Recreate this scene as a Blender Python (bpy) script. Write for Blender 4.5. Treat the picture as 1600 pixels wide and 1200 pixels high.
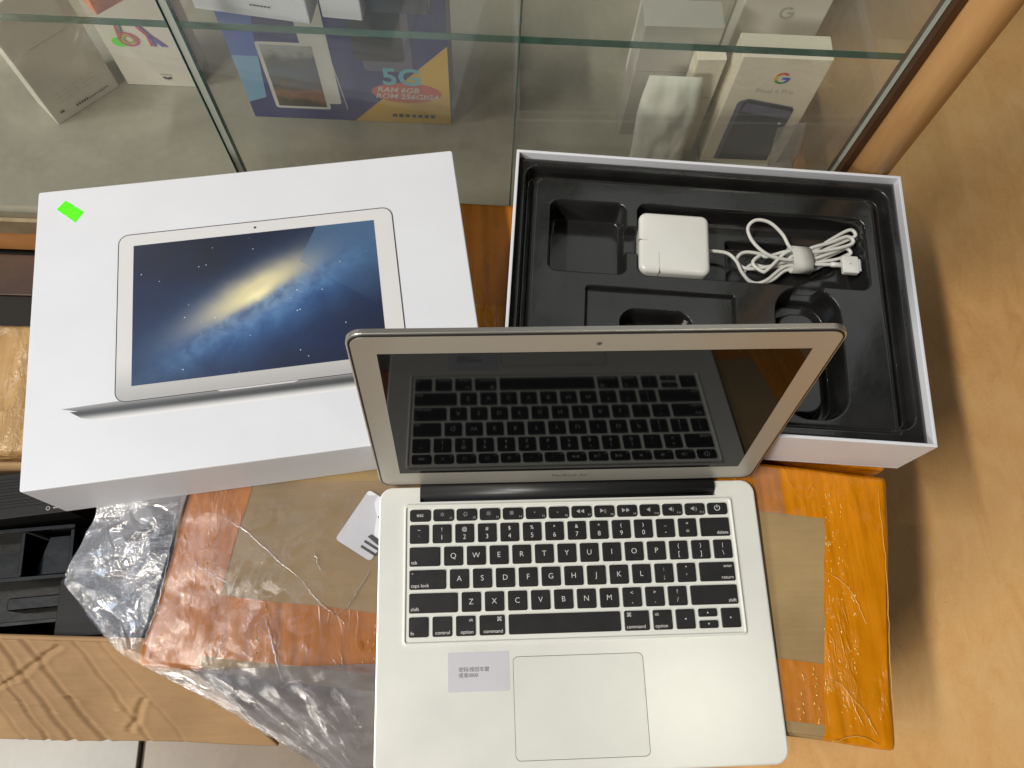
import bpy, bmesh, math, random
from mathutils import Matrix, Vector, noise
random.seed(7)
R = math.radians
for o in list(bpy.data.objects): bpy.data.objects.remove(o)
S = bpy.context.scene
COL = S.collection

# ------------------------------------------------------------------ camera
cam = bpy.data.cameras.new('camera'); cam.sensor_width = 36; cam.lens = 36*1249.97/1600
cam.clip_start = 0.01; cam.clip_end = 50
co = bpy.data.objects.new('camera', cam); COL.objects.link(co)
rt = Vector((0.9988, -0.0331, 0.0359)); bk = Vector((-0.0453, -0.3520, 0.9349)).normalized()
upv = bk.cross(rt).normalized(); rt = upv.cross(bk).normalized()
m = Matrix((rt, upv, bk)).transposed().to_4x4(); m.translation = Vector((-0.0786, 0.0653, 0.6868))
co.matrix_world = m
S.camera = co
# ------------------------------------------------------------------ light
W = bpy.data.worlds.new('World'); S.world = W; W.use_nodes = True
bg = W.node_tree.nodes['Background']; bg.inputs[0].default_value = (0.80, 0.86, 1.0, 1); bg.inputs[1].default_value = 0.02

def lamp(name, loc, to, size, power, col, shape='DISK'):
    l = bpy.data.lights.new(name, 'AREA'); l.shape = shape; l.size = size; l.energy = power; l.color = col
    if shape == 'RECTANGLE': l.size_y = size*0.5
    o = bpy.data.objects.new(name, l); COL.objects.link(o); o.location = loc
    o.rotation_euler = (Vector(to)-Vector(loc)).to_track_quat('-Z', 'Y').to_euler()
    return o
tl = lamp('tube_lamp', (-3.30, -0.85, 5.0), (0.0, -0.85, 0), 2.4, 280, (1.0, 0.93, 0.82), 'RECTANGLE'); tl.data.size_y = 0.16
wl = lamp('window_light', (-1.50, 0.55, 2.05), (-0.25, 0.25, 0), 1.0, 9, (0.62, 0.78, 1.0), 'RECTANGLE'); wl.data.size_y = 0.8
lamp('front_fill_light', (-2.3, -1.6, 1.6), (-0.1, 0.4, 0), 0.8, 54, (1.0, 0.95, 0.86), 'RECTANGLE')  # added fill from the front left to brighten the upright box fronts
lamp('ceiling_lamp', (0.66, -0.10, 2.2), (0.1, 0.1, 0), 0.30, 2.1, (1.0, 0.96, 0.82))
cp = lamp('ceiling_panel', (1.0, 1.75, 2.7), (0.15, 0.4, 0), 1.5, 5.5, (0.93, 0.98, 0.95), 'RECTANGLE'); cp.data.size_y = 1.1
S.view_settings.view_transform = 'Standard'; S.view_settings.look = 'None'
S.view_settings.exposure = 0.0; S.view_settings.gamma = 1.0; S.view_settings.use_curve_mapping = False
S.render.engine = 'CYCLES'
S.cycles.max_bounces = 10; S.cycles.transparent_max_bounces = 16

# ------------------------------------------------------------------ materials
def s2l(*c):
    return tuple((x/255/12.92 if x/255 <= 0.04045 else ((x/255+0.055)/1.055)**2.4) for x in c)+(1,)

class NT:
    def __init__(s, name):
        s.m = bpy.data.materials.new(name); s.m.use_nodes = True; s.t = s.m.node_tree
        s.n = s.t.nodes; s.b = s.n['Principled BSDF']; s.out = s.n['Material Output']
    def add(s, typ, **k):
        n = s.n.new(typ)
        for a, v in k.items(): setattr(n, a, v)
        return n
    def link(s, a, b): s.t.links.new(a, b)
    def coord(s, scale=(1, 1, 1), rot=(0, 0, 0), loc=(0, 0, 0)):
        c = s.add('ShaderNodeTexCoord'); mp = s.add('ShaderNodeMapping')
        mp.inputs['Scale'].default_value = scale; mp.inputs['Rotation'].default_value = rot; mp.inputs['Location'].default_value = loc
        s.link(c.outputs['Object'], mp.inputs['Vector']); return mp.outputs[0]
    def noise(s, vec, scale, detail=4, rough=.55, dist=0):
        n = s.add('ShaderNodeTexNoise'); n.inputs['Scale'].default_value = scale; n.inputs['Detail'].default_value = detail
        n.inputs['Roughness'].default_value = rough; n.inputs['Distortion'].default_value = dist
        if vec is not None: s.link(vec, n.inputs['Vector'])
        return n.outputs['Fac']
    def ramp(s, fac, stops, interp='LINEAR'):
        r = s.add('ShaderNodeValToRGB'); r.color_ramp.interpolation = interp
        e = r.color_ramp.elements
        while len(e) < len(stops): e.new(0.5)
        for el, (p, c) in zip(e, stops): el.position = p; el.color = c
        s.link(fac, r.inputs[0]); return r.outputs[0]
    def math(s, op, a, b=None, c=None, clamp=False):
        n = s.add('ShaderNodeMath', operation=op); n.use_clamp = clamp
        for i, v in enumerate((a, b, c)):
            if v is None: continue
            if isinstance(v, (int, float)): n.inputs[i].default_value = v
            else: s.link(v, n.inputs[i])
        return n.outputs[0]
    def mix(s, fac, a, b, blend='MIX'):
        n = s.add('ShaderNodeMix', data_type='RGBA', blend_type=blend)
        for sock, v in ((n.inputs[0], fac), (n.inputs[6], a), (n.inputs[7], b)):
            if isinstance(v, (int, float)): sock.default_value = v
            elif isinstance(v, tuple): sock.default_value = v
            else: s.link(v, sock)
        return n.outputs[2]
    def bump(s, h, strength, dist=0.001):
        n = s.add('ShaderNodeBump'); n.inputs['Strength'].default_value = strength; n.inputs['Distance'].default_value = dist
        s.link(h, n.inputs['Height']); return n.outputs[0]
    def set(s, **k):
        for a, v in k.items():
            sock = s.b.inputs[a.replace('_', ' ')]
            if isinstance(v, (int, float, tuple)): sock.default_value = v
            else: s.link(v, sock)
        return s

def plain(name, col, rough=.5, metal=0., var=0., vscale=30, bscale=None, bstr=.2, bdist=.0005, spec=.5, coat=0.):
    t = NT(name); t.set(Roughness=rough, Metallic=metal); t.b.inputs['Specular IOR Level'].default_value = spec
    if coat: t.b.inputs['Coat Weight'].default_value = coat; t.b.inputs['Coat Roughness'].default_value = .06
    v = t.coord()
    if var:
        n = t.noise(v, vscale, 5)
        lo = tuple(x*(1-var) for x in col[:3])+(1,); hi = tuple(min(1, x*(1+var)) for x in col[:3])+(1,)
        t.set(Base_Color=t.ramp(n, [(.3, lo), (.7, hi)]))
        t.set(Roughness=t.math('MULTIPLY_ADD', n, .25*rough, rough*.87))
    else: t.set(Base_Color=col)
    if bscale: t.set(Normal=t.bump(t.noise(v, bscale, 4), bstr, bdist))
    return t.m

MAT = {}
MAT['card_white'] = plain('card_white', (.69, .71, .765, 1), .42, var=.025, vscale=14, bscale=900, bstr=.06, bdist=.0002)
MAT['liner'] = plain('liner', (.018, .018, .0175, 1), .14, var=.25, vscale=25, bscale=140, bstr=.10, bdist=.0006, spec=.55)
MAT['alu'] = plain('alu', (.86, .87, .825, 1), .31, metal=.30, var=.03, vscale=22, bscale=1400, bstr=.05, bdist=.0001)
MAT['lid_alu'] = plain('lid_alu', (.60, .58, .53, 1), .34, metal=.85, var=.02, vscale=20, bscale=1500, bstr=.04, bdist=.0001)
MAT['bezel'] = plain('bezel', (.46, .44, .39, 1), .42, metal=.55, var=.02, vscale=20, bscale=1500, bstr=.03, bdist=.0001)
MAT['rubber'] = plain('rubber', (.008, .008, .009, 1), .5)
MAT['hinge'] = plain('hinge', (.02, .021, .023, 1), .38)
MAT['glass_screen'] = plain('glass_screen', (.0030, .0032, .0040, 1), .045, spec=.24)
MAT['dot'] = plain('dot', (.12, .12, .10, 1), .3)
MAT['skin'] = plain('skin', (.72, .735, .685, 1), .38, var=.02, vscale=40)
MAT['key'] = plain('key', (.010, .010, .011, 1), .42, var=.3, vscale=60, bscale=1500, bstr=.08, bdist=.0001)
MAT['legend'] = plain('legend', (.66, .66, .64, 1), .5)
MAT['legend_dim'] = plain('legend_dim', (.36, .36, .35, 1), .5)
MAT['grey_ink'] = plain('grey_ink', (.06, .06, .06, 1), .5)
MAT['pad'] = plain('pad', (.82, .835, .785, 1), .34, metal=.30, var=.03, vscale=18)
MAT['sticker_grey'] = plain('sticker_grey', (.56, .55, .60, 1), .45, var=.02)
MAT['sticker_green'] = plain('sticker_green', (.10, .90, .0, 1), .5)
MAT['adapter'] = plain('adapter', (.80, .80, .76, 1), .16, var=.015, vscale=30, coat=.3)
MAT['cable'] = plain('cable', (.72, .72, .68, 1), .38, var=.05, vscale=90)
MAT['strap'] = plain('strap', (.60, .60, .55, 1), .7, var=.06, vscale=200, bscale=700, bstr=.4, bdist=.0005)
MAT['seam'] = plain('seam', (.30, .30, .29, 1), .5)
MAT['chrome'] = plain('chrome', (.7, .7, .7, 1), .2, metal=1)
MAT['black_card'] = plain('black_card', (.007, .007, .0075, 1), .55, var=.2, vscale=50, spec=.25)
MAT['black_gloss'] = plain('black_gloss', (.0025, .0025, .003, 1), .3, bscale=30, bstr=.25, bdist=.002, spec=.12)
MAT['box_print_silver'] = plain('box_print_silver', (.62, .62, .63, 1), .45)
MAT['box_print_dark'] = plain('box_print_dark', (.05, .05, .055, 1), .45)
MAT['phone_print'] = plain('phone_print', (.07, .075, .09, 1), .4, var=.25, vscale=18)
MAT['phone_print_light'] = plain('phone_print_light', (.16, .16, .24, 1), .4)
MAT['cream_card'] = plain('cream_card', (.84, .77, .62, 1), .5, var=.02)
MAT['pale_card'] = plain('pale_card', (.84, .80, .72, 1), .5, var=.03)
MAT['grey_card'] = plain('grey_card', (.52, .50, .45, 1), .5, var=.06, vscale=20)
MAT['orange_card'] = plain('orange_card', (.85, .26, .16, 1), .5)
MAT['yellow'] = plain('yellow', (.75, .47, .06, 1), .4)
MAT['navy'] = plain('navy', (.035, .045, .20, 1), .4)
MAT['slate_print'] = plain('slate_print', (.05, .06, .08, 1), .35)
MAT['slate_mid'] = plain('slate_mid', (.16, .16, .24, 1), .35)
MAT['sky_print'] = plain('sky_print', (.22, .46, .72, 1), .4)
MAT['blue_print'] = plain('blue_print', (.08, .17, .55, 1), .4)
MAT['white_print'] = plain('white_print', (.72, .72, .70, 1), .4)
MAT['red_print'] = plain('red_print', (.62, .13, .09, 1), .4)
MAT['cyan_print'] = plain('cyan_print', (.16, .55, .68, 1), .4)
MAT['g_red'] = plain('g_red', (.75, .09, .05, 1), .4); MAT['g_blue'] = plain('g_blue', (.06, .16, .75, 1), .4)
MAT['g_green'] = plain('g_green', (.06, .40, .10, 1), .4); MAT['g_yellow'] = plain('g_yellow', (.85, .55, .02, 1), .4)
MAT['magenta'] = plain('magenta', (.65, .07, .16, 1), .4); MAT['violet'] = plain('violet', (.20, .07, .32, 1), .4)
MAT['olive_gold'] = plain('olive_gold', (.50, .38, .05, 1), .4)
MAT['steel_trim'] = plain('steel_trim', (.42, .33, .20, 1), .35, metal=.6, var=.15, vscale=40)
MAT['plinth'] = plain('plinth', (.012, .008, .005, 1), .7)

def galaxy():
    t = NT('printed_night_sky'); v = t.coord(rot=(0, 0, R(-27)))
    sep = t.add('ShaderNodeSeparateXYZ'); t.link(v, sep.inputs[0])
    x, y = sep.outputs[0], sep.outputs[1]
    n1 = t.noise(v, 28, 6, .6, .6); n2 = t.noise(v, 75, 6, .65, .4)
    yy = t.math('ADD', y, t.math('MULTIPLY', t.math('SUBTRACT', n1, .5), .012))
    def gauss(a, b, oy=0.):
        u = t.math('DIVIDE', x, a); w = t.math('DIVIDE', t.math('SUBTRACT', yy, oy), b)
        r2 = t.math('ADD', t.math('MULTIPLY', u, u), t.math('MULTIPLY', w, w))
        return t.math('EXPONENT', t.math('MULTIPLY', r2, -1.0))
    halo = gauss(.100, .030, -.010); core = gauss(.046, .013, .005); heart = gauss(.013, .005, -.001)
    band = gauss(.080, .008, -.017)
    base = t.ramp(t.noise(v, 9, 3), [(.35, s2l(30, 34, 42)), (.65, s2l(30, 42, 74))])
    blue = t.mix(t.math('MULTIPLY', halo, 1.0), base, t.ramp(n1, [(.25, s2l(48, 82, 140)), (.75, s2l(76, 120, 174))]))
    lane = t.mix(t.math('MULTIPLY', band, t.ramp(n2, [(.35, (0, 0, 0, 1)), (.75, (.9, .9, .9, 1))])), blue, s2l(104, 148, 192))
    yel = t.mix(t.math('MULTIPLY', core, 1.15, clamp=True), lane, s2l(214, 205, 164))
    ht = t.mix(heart, yel, s2l(250, 240, 190))
    # sharp lower edge of the bright disc, with a dark blue dust lane
    dust = gauss(.062, .0055, -.0085)
    ht = t.mix(t.math('MULTIPLY', dust, .85), ht, t.ramp(n2, [(.4, s2l(50, 82, 130)), (.62, s2l(104, 140, 175))]))
    vo = t.add('ShaderNodeTexVoronoi'); vo.inputs['Scale'].default_value = 150; t.link(v, vo.inputs['Vector'])
    big = t.math('GREATER_THAN', t.noise(v, 60, 1), .53)
    star = t.math('MULTIPLY', t.math('LESS_THAN', vo.outputs['Distance'], .075), big)
    ht = t.mix(star, ht, (.75, .8, .9, 1))
    t.set(Base_Color=ht, Roughness=.38); return t.m
MAT['galaxy'] = galaxy()

def printed_fade(name, dark, light, axis, a, b):
    t = NT(name); v = t.coord(); sep = t.add('ShaderNodeSeparateXYZ'); t.link(v, sep.inputs[0])
    mr = t.add('ShaderNodeMapRange'); mr.inputs[1].default_value = a; mr.inputs[2].default_value = b; mr.interpolation_type = 'SMOOTHSTEP'
    t.link(sep.outputs[axis], mr.inputs[0]); t.set(Base_Color=t.mix(mr.outputs[0], dark, light), Roughness=.43); return t.m

def cardboard(name, col, crease=0., ang=0.):
    t = NT(name); v = t.coord(); n = t.noise(v, 11, 6, .6); n2 = t.noise(t.coord(scale=(1, 14, 1), rot=(0, 0, ang)), 26, 3)
    f = t.math('ADD', t.math('MULTIPLY', n, .8), t.math('MULTIPLY', n2, .2))
    t.set(Base_Color=t.ramp(f, [(.34, tuple(c*.78 for c in col[:3])+(1,)), (.66, tuple(min(1, c*1.13) for c in col[:3])+(1,))]), Roughness=.72)
    t.b.inputs['Specular IOR Level'].default_value = .25
    t.set(Normal=t.bump(f, .35, .0012)); return t.m
MAT['card_brown'] = cardboard('card_brown', s2l(160, 129, 94))
MAT['card_taupe'] = cardboard('card_taupe', s2l(158, 134, 94))

def tape(name, col, rough, haze, crk=1.0, bst=.9):
    t = NT(name); v = t.coord()
    fl = t.noise(t.coord(scale=(1, .05, 1), rot=(0, 0, R(-8))), 120, 3, .6)      # flutes of the board showing through
    cr = t.noise(t.coord(scale=(1, .42, 1), rot=(0, 0, R(-8))), 95, 6, .68, 1.1)
    cr2 = t.noise(t.coord(rot=(0, 0, R(35)), scale=(1, .5, 1)), 13, 4, .6, .5)
    bl = t.noise(v, 14, 4, .6)
    f = t.math('ADD', t.math('MULTIPLY', fl, .55), t.math('MULTIPLY', bl, .45))
    t.set(Base_Color=t.ramp(f, [(.32, tuple(c*.58 for c in col[:3])+(1,)), (.50, col), (.70, tuple(min(1, c*1.25+haze) for c in col[:3])+(1,))]))
    t.set(Roughness=t.math('MULTIPLY_ADD', bl, .10, rough)); t.b.inputs['Specular IOR Level'].default_value = .6
    gate = t.ramp(t.noise(t.coord(loc=(3, 1, 0), scale=(1, .5, 1)), 26, 4), [(.45, (0, 0, 0, 1)), (.58, (1, 1, 1, 1))])
    crump = t.math('MULTIPLY', t.math('MULTIPLY', cr, gate), .46*crk)
    g2 = t.ramp(t.noise(t.coord(loc=(7, 2, 0)), 9, 2), [(.44, (0, 0, 0, 1)), (.54, (1, 1, 1, 1))])
    long = t.math('MULTIPLY', t.math('MULTIPLY', t.math('MINIMUM', t.math('ABSOLUTE', t.math('SUBTRACT', cr2, .5)), .02), -9.0), g2)
    h = t.math('ADD', t.math('ADD', t.math('MULTIPLY', fl, .20), long), crump)
    t.set(Normal=t.bump(h, bst, .0022)); return t.m
MAT['tape_orange'] = tape('tape_orange', s2l(196, 121, 5), .09, .006)
MAT['tape_orange2'] = tape('tape_orange2', s2l(180, 108, 12), .22, .006, .6, .45)
MAT['tape_clear'] = tape('tape_clear', s2l(176, 142, 96), .10, .03, 3.2, 1.0)

def wood(name, a, b, scale, stretch, rot=0., rough=.45):
    t = NT(name); v = t.coord(scale=stretch, rot=(0, 0, rot)); n = t.noise(v, scale, 8, .65, .8)
    t.set(Base_Color=t.ramp(n, [(.3, a), (.7, b)]), Roughness=rough, Normal=t.bump(n, .12, .0008)); return t.m
MAT['wood_post'] = wood('wood_post', s2l(178, 130, 78), s2l(208, 162, 108), 9, (3, 3, .35), rough=.42)
MAT['wood_dark'] = wood('wood_dark', s2l(52, 30, 14), s2l(76, 46, 24), 12, (1, 1, .3))
MAT['wood_rail'] = wood('wood_rail', s2l(168, 112, 62), s2l(196, 140, 88), 12, (.3, 1, 1))
MAT['cab_inner'] = wood('cab_inner', s2l(104, 98, 82), s2l(126, 118, 100), 9, (1, 1, .4), rough=.35)

def tan_floor():
    t = NT('tan_floor'); v = t.coord(); a = t.noise(v, 3.2, 7, .62, .7); b = t.noise(t.coord(scale=(1.6, .7, 1)), 26, 8, .68, 1.0); c = t.noise(v, 260, 3)
    f = t.math('ADD', t.math('ADD', t.math('MULTIPLY', a, .45), t.math('MULTIPLY', b, .40)), t.math('MULTIPLY', c, .15))
    col = t.ramp(f, [(.34, s2l(202, 150, 90)), (.50, s2l(219, 171, 111)), (.66, s2l(228, 187, 130))])
    sp = t.math('GREATER_THAN', t.noise(t.coord(scale=(1, 2.2, 1)), 70, 5, .7), .695)
    t.set(Base_Color=t.mix(t.math('MULTIPLY', sp, .30), col, s2l(140, 98, 56)), Roughness=t.math('MULTIPLY_ADD', b, .25, .40))
    t.set(Normal=t.bump(f, .05, .001)); return t.m
MAT['tan_floor'] = tan_floor()
def tile_mat(name, a, b):
    t = NT(name); v = t.coord(); n = t.noise(v, 7, 6, .6, .5); n2 = t.noise(v, 120, 3)
    f = t.math('ADD', t.math('MULTIPLY', n, .8), t.math('MULTIPLY', n2, .2))
    t.set(Base_Color=t.ramp(f, [(.35, a), (.65, b)]), Roughness=.35); return t.m
MAT['tile_pale'] = tile_mat('tile_pale', s2l(132, 129, 124), s2l(150, 147, 142))
MAT['tile_tan'] = tile_mat('tile_tan', s2l(120, 106, 92), s2l(140, 126, 110))
MAT['grout'] = plain('grout', (.10, .085, .07, 1), .9)
MAT['cab_floor'] = tile_mat('cab_floor', s2l(150, 147, 132), s2l(176, 172, 156))

def schlick(t, normal=None):
    lw = t.add('ShaderNodeLayerWeight'); lw.inputs[0].default_value = .5
    if normal is not None: t.link(normal, lw.inputs['Normal'])
    return t.math('MULTIPLY_ADD', t.math('POWER', lw.outputs['Facing'], 5.0), .96, .04)
def pane(name, tint, refl=1.0, haze=.0, rough=.0):
    t = NT(name); n = t.n; n.remove(t.b)
    tr = t.add('ShaderNodeBsdfTransparent'); tr.inputs[0].default_value = tint
    gl = t.add('ShaderNodeBsdfGlossy'); gl.inputs['Roughness'].default_value = rough
    df = t.add('ShaderNodeBsdfDiffuse'); df.inputs[0].default_value = (.62, .62, .56, 1)
    fr = schlick(t)
    m1 = t.add('ShaderNodeMixShader'); m2 = t.add('ShaderNodeMixShader')
    nz = t.math('MULTIPLY', t.noise(t.coord(scale=(1, 1, .35), rot=(0, R(25), 0)), 30, 6, .7), haze*2)  # streaky pale haze painted in place of reflections on the glass
    t.link(nz, m1.inputs[0]); t.link(tr.outputs[0], m1.inputs[1]); t.link(df.outputs[0], m1.inputs[2])
    t.link(t.math('MULTIPLY', fr, refl), m2.inputs[0]); t.link(m1.outputs[0], m2.inputs[1]); t.link(gl.outputs[0], m2.inputs[2])
    t.link(m2.outputs[0], t.out.inputs[0]); return t.m
MAT['glass'] = pane('glass', (.985, .99, .98, 1), .75, .05)
MAT['glass_shelf'] = pane('glass_shelf', (.97, .98, .97, 1), .9, .02)
MAT['glass_edge'] = plain('glass_edge', (.035, .115, .085, 1), .12, var=.3, vscale=30)
MAT['glass_edge_pale'] = plain('glass_edge_pale', (.40, .43, .38, 1), .25)

def film(name, haze, gloss, bstr, tint=(.93, .93, .95, 1)):
    t = NT(name); t.n.remove(t.b)
    v = t.coord(); a = t.noise(v, 34, 7, .7, 1.6); b = t.noise(t.coord(scale=(1, 3.2, 1), rot=(0, 0, R(38))), 24, 5, .6, .8)
    ra = t.math('MINIMUM', t.math('ABSOLUTE', t.math('SUBTRACT', a, .5)), .06); rb = t.math('MINIMUM', t.math('ABSOLUTE', t.math('SUBTRACT', b, .5)), .05)
    nb = t.bump(t.math('ADD', t.math('MULTIPLY', ra, 6.), t.math('MULTIPLY', rb, 5.)), bstr, .0022)
    tr = t.add('ShaderNodeBsdfTransparent'); tr.inputs[0].default_value = tint
    gl = t.add('ShaderNodeBsdfGlossy'); gl.inputs['Roughness'].default_value = .10; t.link(nb, gl.inputs['Normal'])
    df = t.add('ShaderNodeBsdfDiffuse'); df.inputs[0].default_value = (.70, .72, .80, 1); t.link(nb, df.inputs['Normal'])
    m1 = t.add('ShaderNodeMixShader'); m2 = t.add('ShaderNodeMixShader'); fr = schlick(t, nb)
    t.link(t.math('MULTIPLY', b, haze*2, clamp=True), m1.inputs[0]); t.link(tr.outputs[0], m1.inputs[1]); t.link(df.outputs[0], m1.inputs[2])
    t.link(t.math('MULTIPLY_ADD', fr, 1.0, gloss, clamp=True), m2.inputs[0]); t.link(m1.outputs[0], m2.inputs[1]); t.link(gl.outputs[0], m2.inputs[2])
    t.link(m2.outputs[0], t.out.inputs[0]); return t.m
MAT['film'] = film('film', .055, .012, .14, (.90, .885, .885, 1))
MAT['film_fold'] = film('film_fold', .26, .16, .30, (.93, .94, .97, 1))
MAT['film_grey'] = film('film_grey', .15, .0, .12, (.60, .59, .60, 1))
MAT['film_bag'] = film('film_bag', .20, .08, .9, (.95, .95, .92, 1))

# ------------------------------------------------------------------ mesh helpers
def new(name, verts, faces, mats, parent=None, smooth=False, fm=None):
    me = bpy.data.meshes.new(name); me.from_pydata([tuple(v) for v in verts], [], faces)
    for k in (mats if isinstance(mats, (list, tuple)) else [mats]): me.materials.append(MAT[k])
    if fm: me.polygons.foreach_set('material_index', fm)
    if smooth: me.polygons.foreach_set('use_smooth', [True]*len(me.polygons))
    me.update(); o = bpy.data.objects.new(name, me); COL.objects.link(o)
    if parent: o.parent = parent
    return o
def tag(o, label=None, cat=None, group=None, kind=None):
    if label: o['label'] = label
    if cat: o['category'] = cat
    if group: o['group'] = group
    if kind: o['kind'] = kind
    return o
def thing(name, label, cat, loc=(0, 0, 0), rot=(0, 0, 0), group=None):
    o = bpy.data.objects.new(name, None); o.empty_display_size = .02; COL.objects.link(o); o.location = loc; o.rotation_euler = rot
    return tag(o, label, cat, group)

class MB:
    def __init__(s): s.v = []; s.f = []; s.m = []
    def add(s, v, f, mi=0):
        k = len(s.v); s.v += [tuple(p) for p in v]; s.f += [[i+k for i in q] for q in f]; s.m += [mi]*len(f)
    def box(s, x0, x1, y0, y1, z0, z1, mi=0):
        s.add([(x0, y0, z0), (x1, y0, z0), (x1, y1, z0), (x0, y1, z0), (x0, y0, z1), (x1, y0, z1), (x1, y1, z1), (x0, y1, z1)],
              [(0, 3, 2, 1), (4, 5, 6, 7), (0, 1, 5, 4), (1, 2, 6, 5), (2, 3, 7, 6), (3, 0, 4, 7)], mi)
    def prism(s, out, z0, z1, bev=0., mi=0, inset=None):
        """outline (ccw) extruded z0..z1 with a chamfered (2-step) top edge"""
        n = len(out); cx = sum(p[0] for p in out)/n; cy = sum(p[1] for p in out)/n
        rings = [(0, z0), (0, z1-bev), (.35, z1-bev*.3), (1, z1)] if bev else [(0, z0), (0, z1)]
        def off(i, d):
            a, b, c = Vector(out[i-1][:2]), Vector(out[i][:2]), Vector(out[(i+1) % n][:2])
            e1 = (b-a); e2 = (c-b)
            n1 = Vector((-e1.y, e1.x)).normalized() if e1.length else Vector((0, 0)); n2 = Vector((-e2.y, e2.x)).normalized() if e2.length else n1
            q = (n1+n2); q = q.normalized() if q.length > 1e-9 else n1
            return b+q*d
        vs = []
        for k, z in rings:
            for i in range(n):
                p = off(i, k*bev); vs.append((p.x, p.y, z))
        fs = []
        for r in range(len(rings)-1):
            for i in range(n):
                j = (i+1) % n; fs.append((r*n+i, r*n+j, (r+1)*n+j, (r+1)*n+i))
        fs.append(tuple(range((len(rings)-1)*n, len(rings)*n))); fs.append(tuple(reversed(range(n))))
        s.add(vs, fs, mi)
    def poly(s, pts, z, mi=0): s.add([(p[0], p[1], z) for p in pts], [tuple(range(len(pts)))], mi)
    def ring(s, a, b, z, mi=0):
        n = len(a); s.add([(p[0], p[1], z) for p in a]+[(p[0], p[1], z) for p in b], [(i, (i+1) % n, n+(i+1) % n, n+i) for i in range(n)], mi)
    def build(s, name, mats, parent=None, smooth=False): return new(name, s.v, s.f, mats, parent, smooth, s.m)

def rr(x0, x1, y0, y1, r, seg=6):
    pts = []
    for cx, cy, a0 in ((x1-r, y1-r, 0), (x0+r, y1-r, 90), (x0+r, y0+r, 180), (x1-r, y0+r, 270)):
        for i in range(seg+1):
            a = R(a0+90*i/seg); pts.append((cx+r*math.cos(a), cy+r*math.sin(a)))
    return pts
def circ(cx, cy, r, n=16): return [(cx+r*math.cos(2*math.pi*i/n), cy+r*math.sin(2*math.pi*i/n)) for i in range(n)]
def ell(cx, cy, a, b, n=28, rot=0): return [(cx+a*math.cos(t)*math.cos(rot)-b*math.sin(t)*math.sin(rot), cy+a*math.cos(t)*math.sin(rot)+b*math.sin(t)*math.cos(rot)) for t in [2*math.pi*i/n for i in range(n)]]

_tc = {}
def text2d(body, size, align='CENTER', shear=0., sx=1., bold=0.):
    key = (body, size, align, shear, sx, bold)
    if key in _tc: return _tc[key]
    c = bpy.data.curves.new('t', 'FONT'); c.body = body; c.size = size; c.align_x = align; c.align_y = 'CENTER'; c.shear = shear; c.resolution_u = 3; c.offset = bold
    o = bpy.data.objects.new('t', c); COL.objects.link(o); dg = bpy.context.evaluated_depsgraph_get()
    me = bpy.data.meshes.new_from_object(o.evaluated_get(dg))
    v = [(p.co.x*sx, p.co.y) for p in me.vertices]; f = [tuple(p.vertices) for p in me.polygons]
    bpy.data.objects.remove(o); bpy.data.curves.remove(c); bpy.data.meshes.remove(me)
    _tc[key] = (v, f); return v, f
def put_text(mb, body, size, x, y, z, mi, align='CENTER', rot=0., **k):
    v, f = text2d(body, size, align, **k); c, s = math.cos(rot), math.sin(rot)
    mb.add([(x+a*c-b*s, y+a*s+b*c, z) for a, b in v], f, mi)

def tube(pts, rad, n=8, cap=True):
    v = []; f = []; pts = [Vector(p) for p in pts]; up = Vector((0, 0, 1))
    prev = None
    for i, p in enumerate(pts):
        d = (pts[min(i+1, len(pts)-1)]-pts[max(i-1, 0)]).normalized()
        if prev is None: a = d.orthogonal().normalized()
        else: a = (prev-d*prev.dot(d)).normalized()
        prev = a; b = d.cross(a); r = rad(i/(len(pts)-1)) if callable(rad) else rad
        for k in range(n):
            t = 2*math.pi*k/n; v.append(p+(a*math.cos(t)+b*math.sin(t))*r)
    for i in range(len(pts)-1):
        for k in range(n): f.append((i*n+k, i*n+(k+1) % n, (i+1)*n+(k+1) % n, (i+1)*n+k))
    if cap: f.append(tuple(reversed(range(n)))); f.append(tuple(range((len(pts)-1)*n, len(pts)*n)))
    return v, f
def catmull(P, seg=8):
    P = [Vector(p) for p in P]; Q = [P[0]*2-P[1]]+P+[P[-1]*2-P[-2]]; out = []
    for i in range(1, len(Q)-2):
        for k in range(seg):
            t = k/seg; a, b, c, d = Q[i-1:i+3]
            out.append(.5*((2*b)+(c-a)*t+(2*a-5*b+4*c-d)*t*t+(3*b-a-3*c+d)*t**3))
    out.append(P[-1]); return out
def sstep(a, b, x):
    t = min(1, max(0, (x-a)/(b-a))); return t*t*(3-2*t)

# ================================================================== SETTING
FZ = -0.25
fl = MB(); fl.box(-.152, 2.2, -1.2, 3.2, FZ-.02, FZ); tag(fl.build('floor', 'tan_floor'), 'tan mottled floor sheet beside the cartons', kind='structure')
tb = MB(); tb.box(-2.0, -.154, -.9, 2.2, FZ-.03, FZ-.006); tf = tag(tb.build('tiled_floor', 'grout'), 'pale tiled floor under the cardboard flap', kind='structure')
xs = [-2.0, -1.637, -1.237, -.837, -.437, -.156]; ys = [-.9, -.62, -.22, .18, .58, .98]
for i in range(len(xs)-1):
    for j in range(len(ys)-1):
        q = MB(); q.prism(rr(xs[i]+.003, xs[i+1]-.003, ys[j]+.003, ys[j+1]-.003, .002, 2), FZ-.008, FZ, .0012)
        q.build('tile', 'tile_tan' if i == 4 else 'tile_pale', tf)

# ================================================================== CABINET
PSI = -.055
cab = thing('display_cabinet', 'wood framed glass display cabinet behind the open boxes', 'cabinet', (-.036, .545, 0), (0, 0, PSI))
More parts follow.
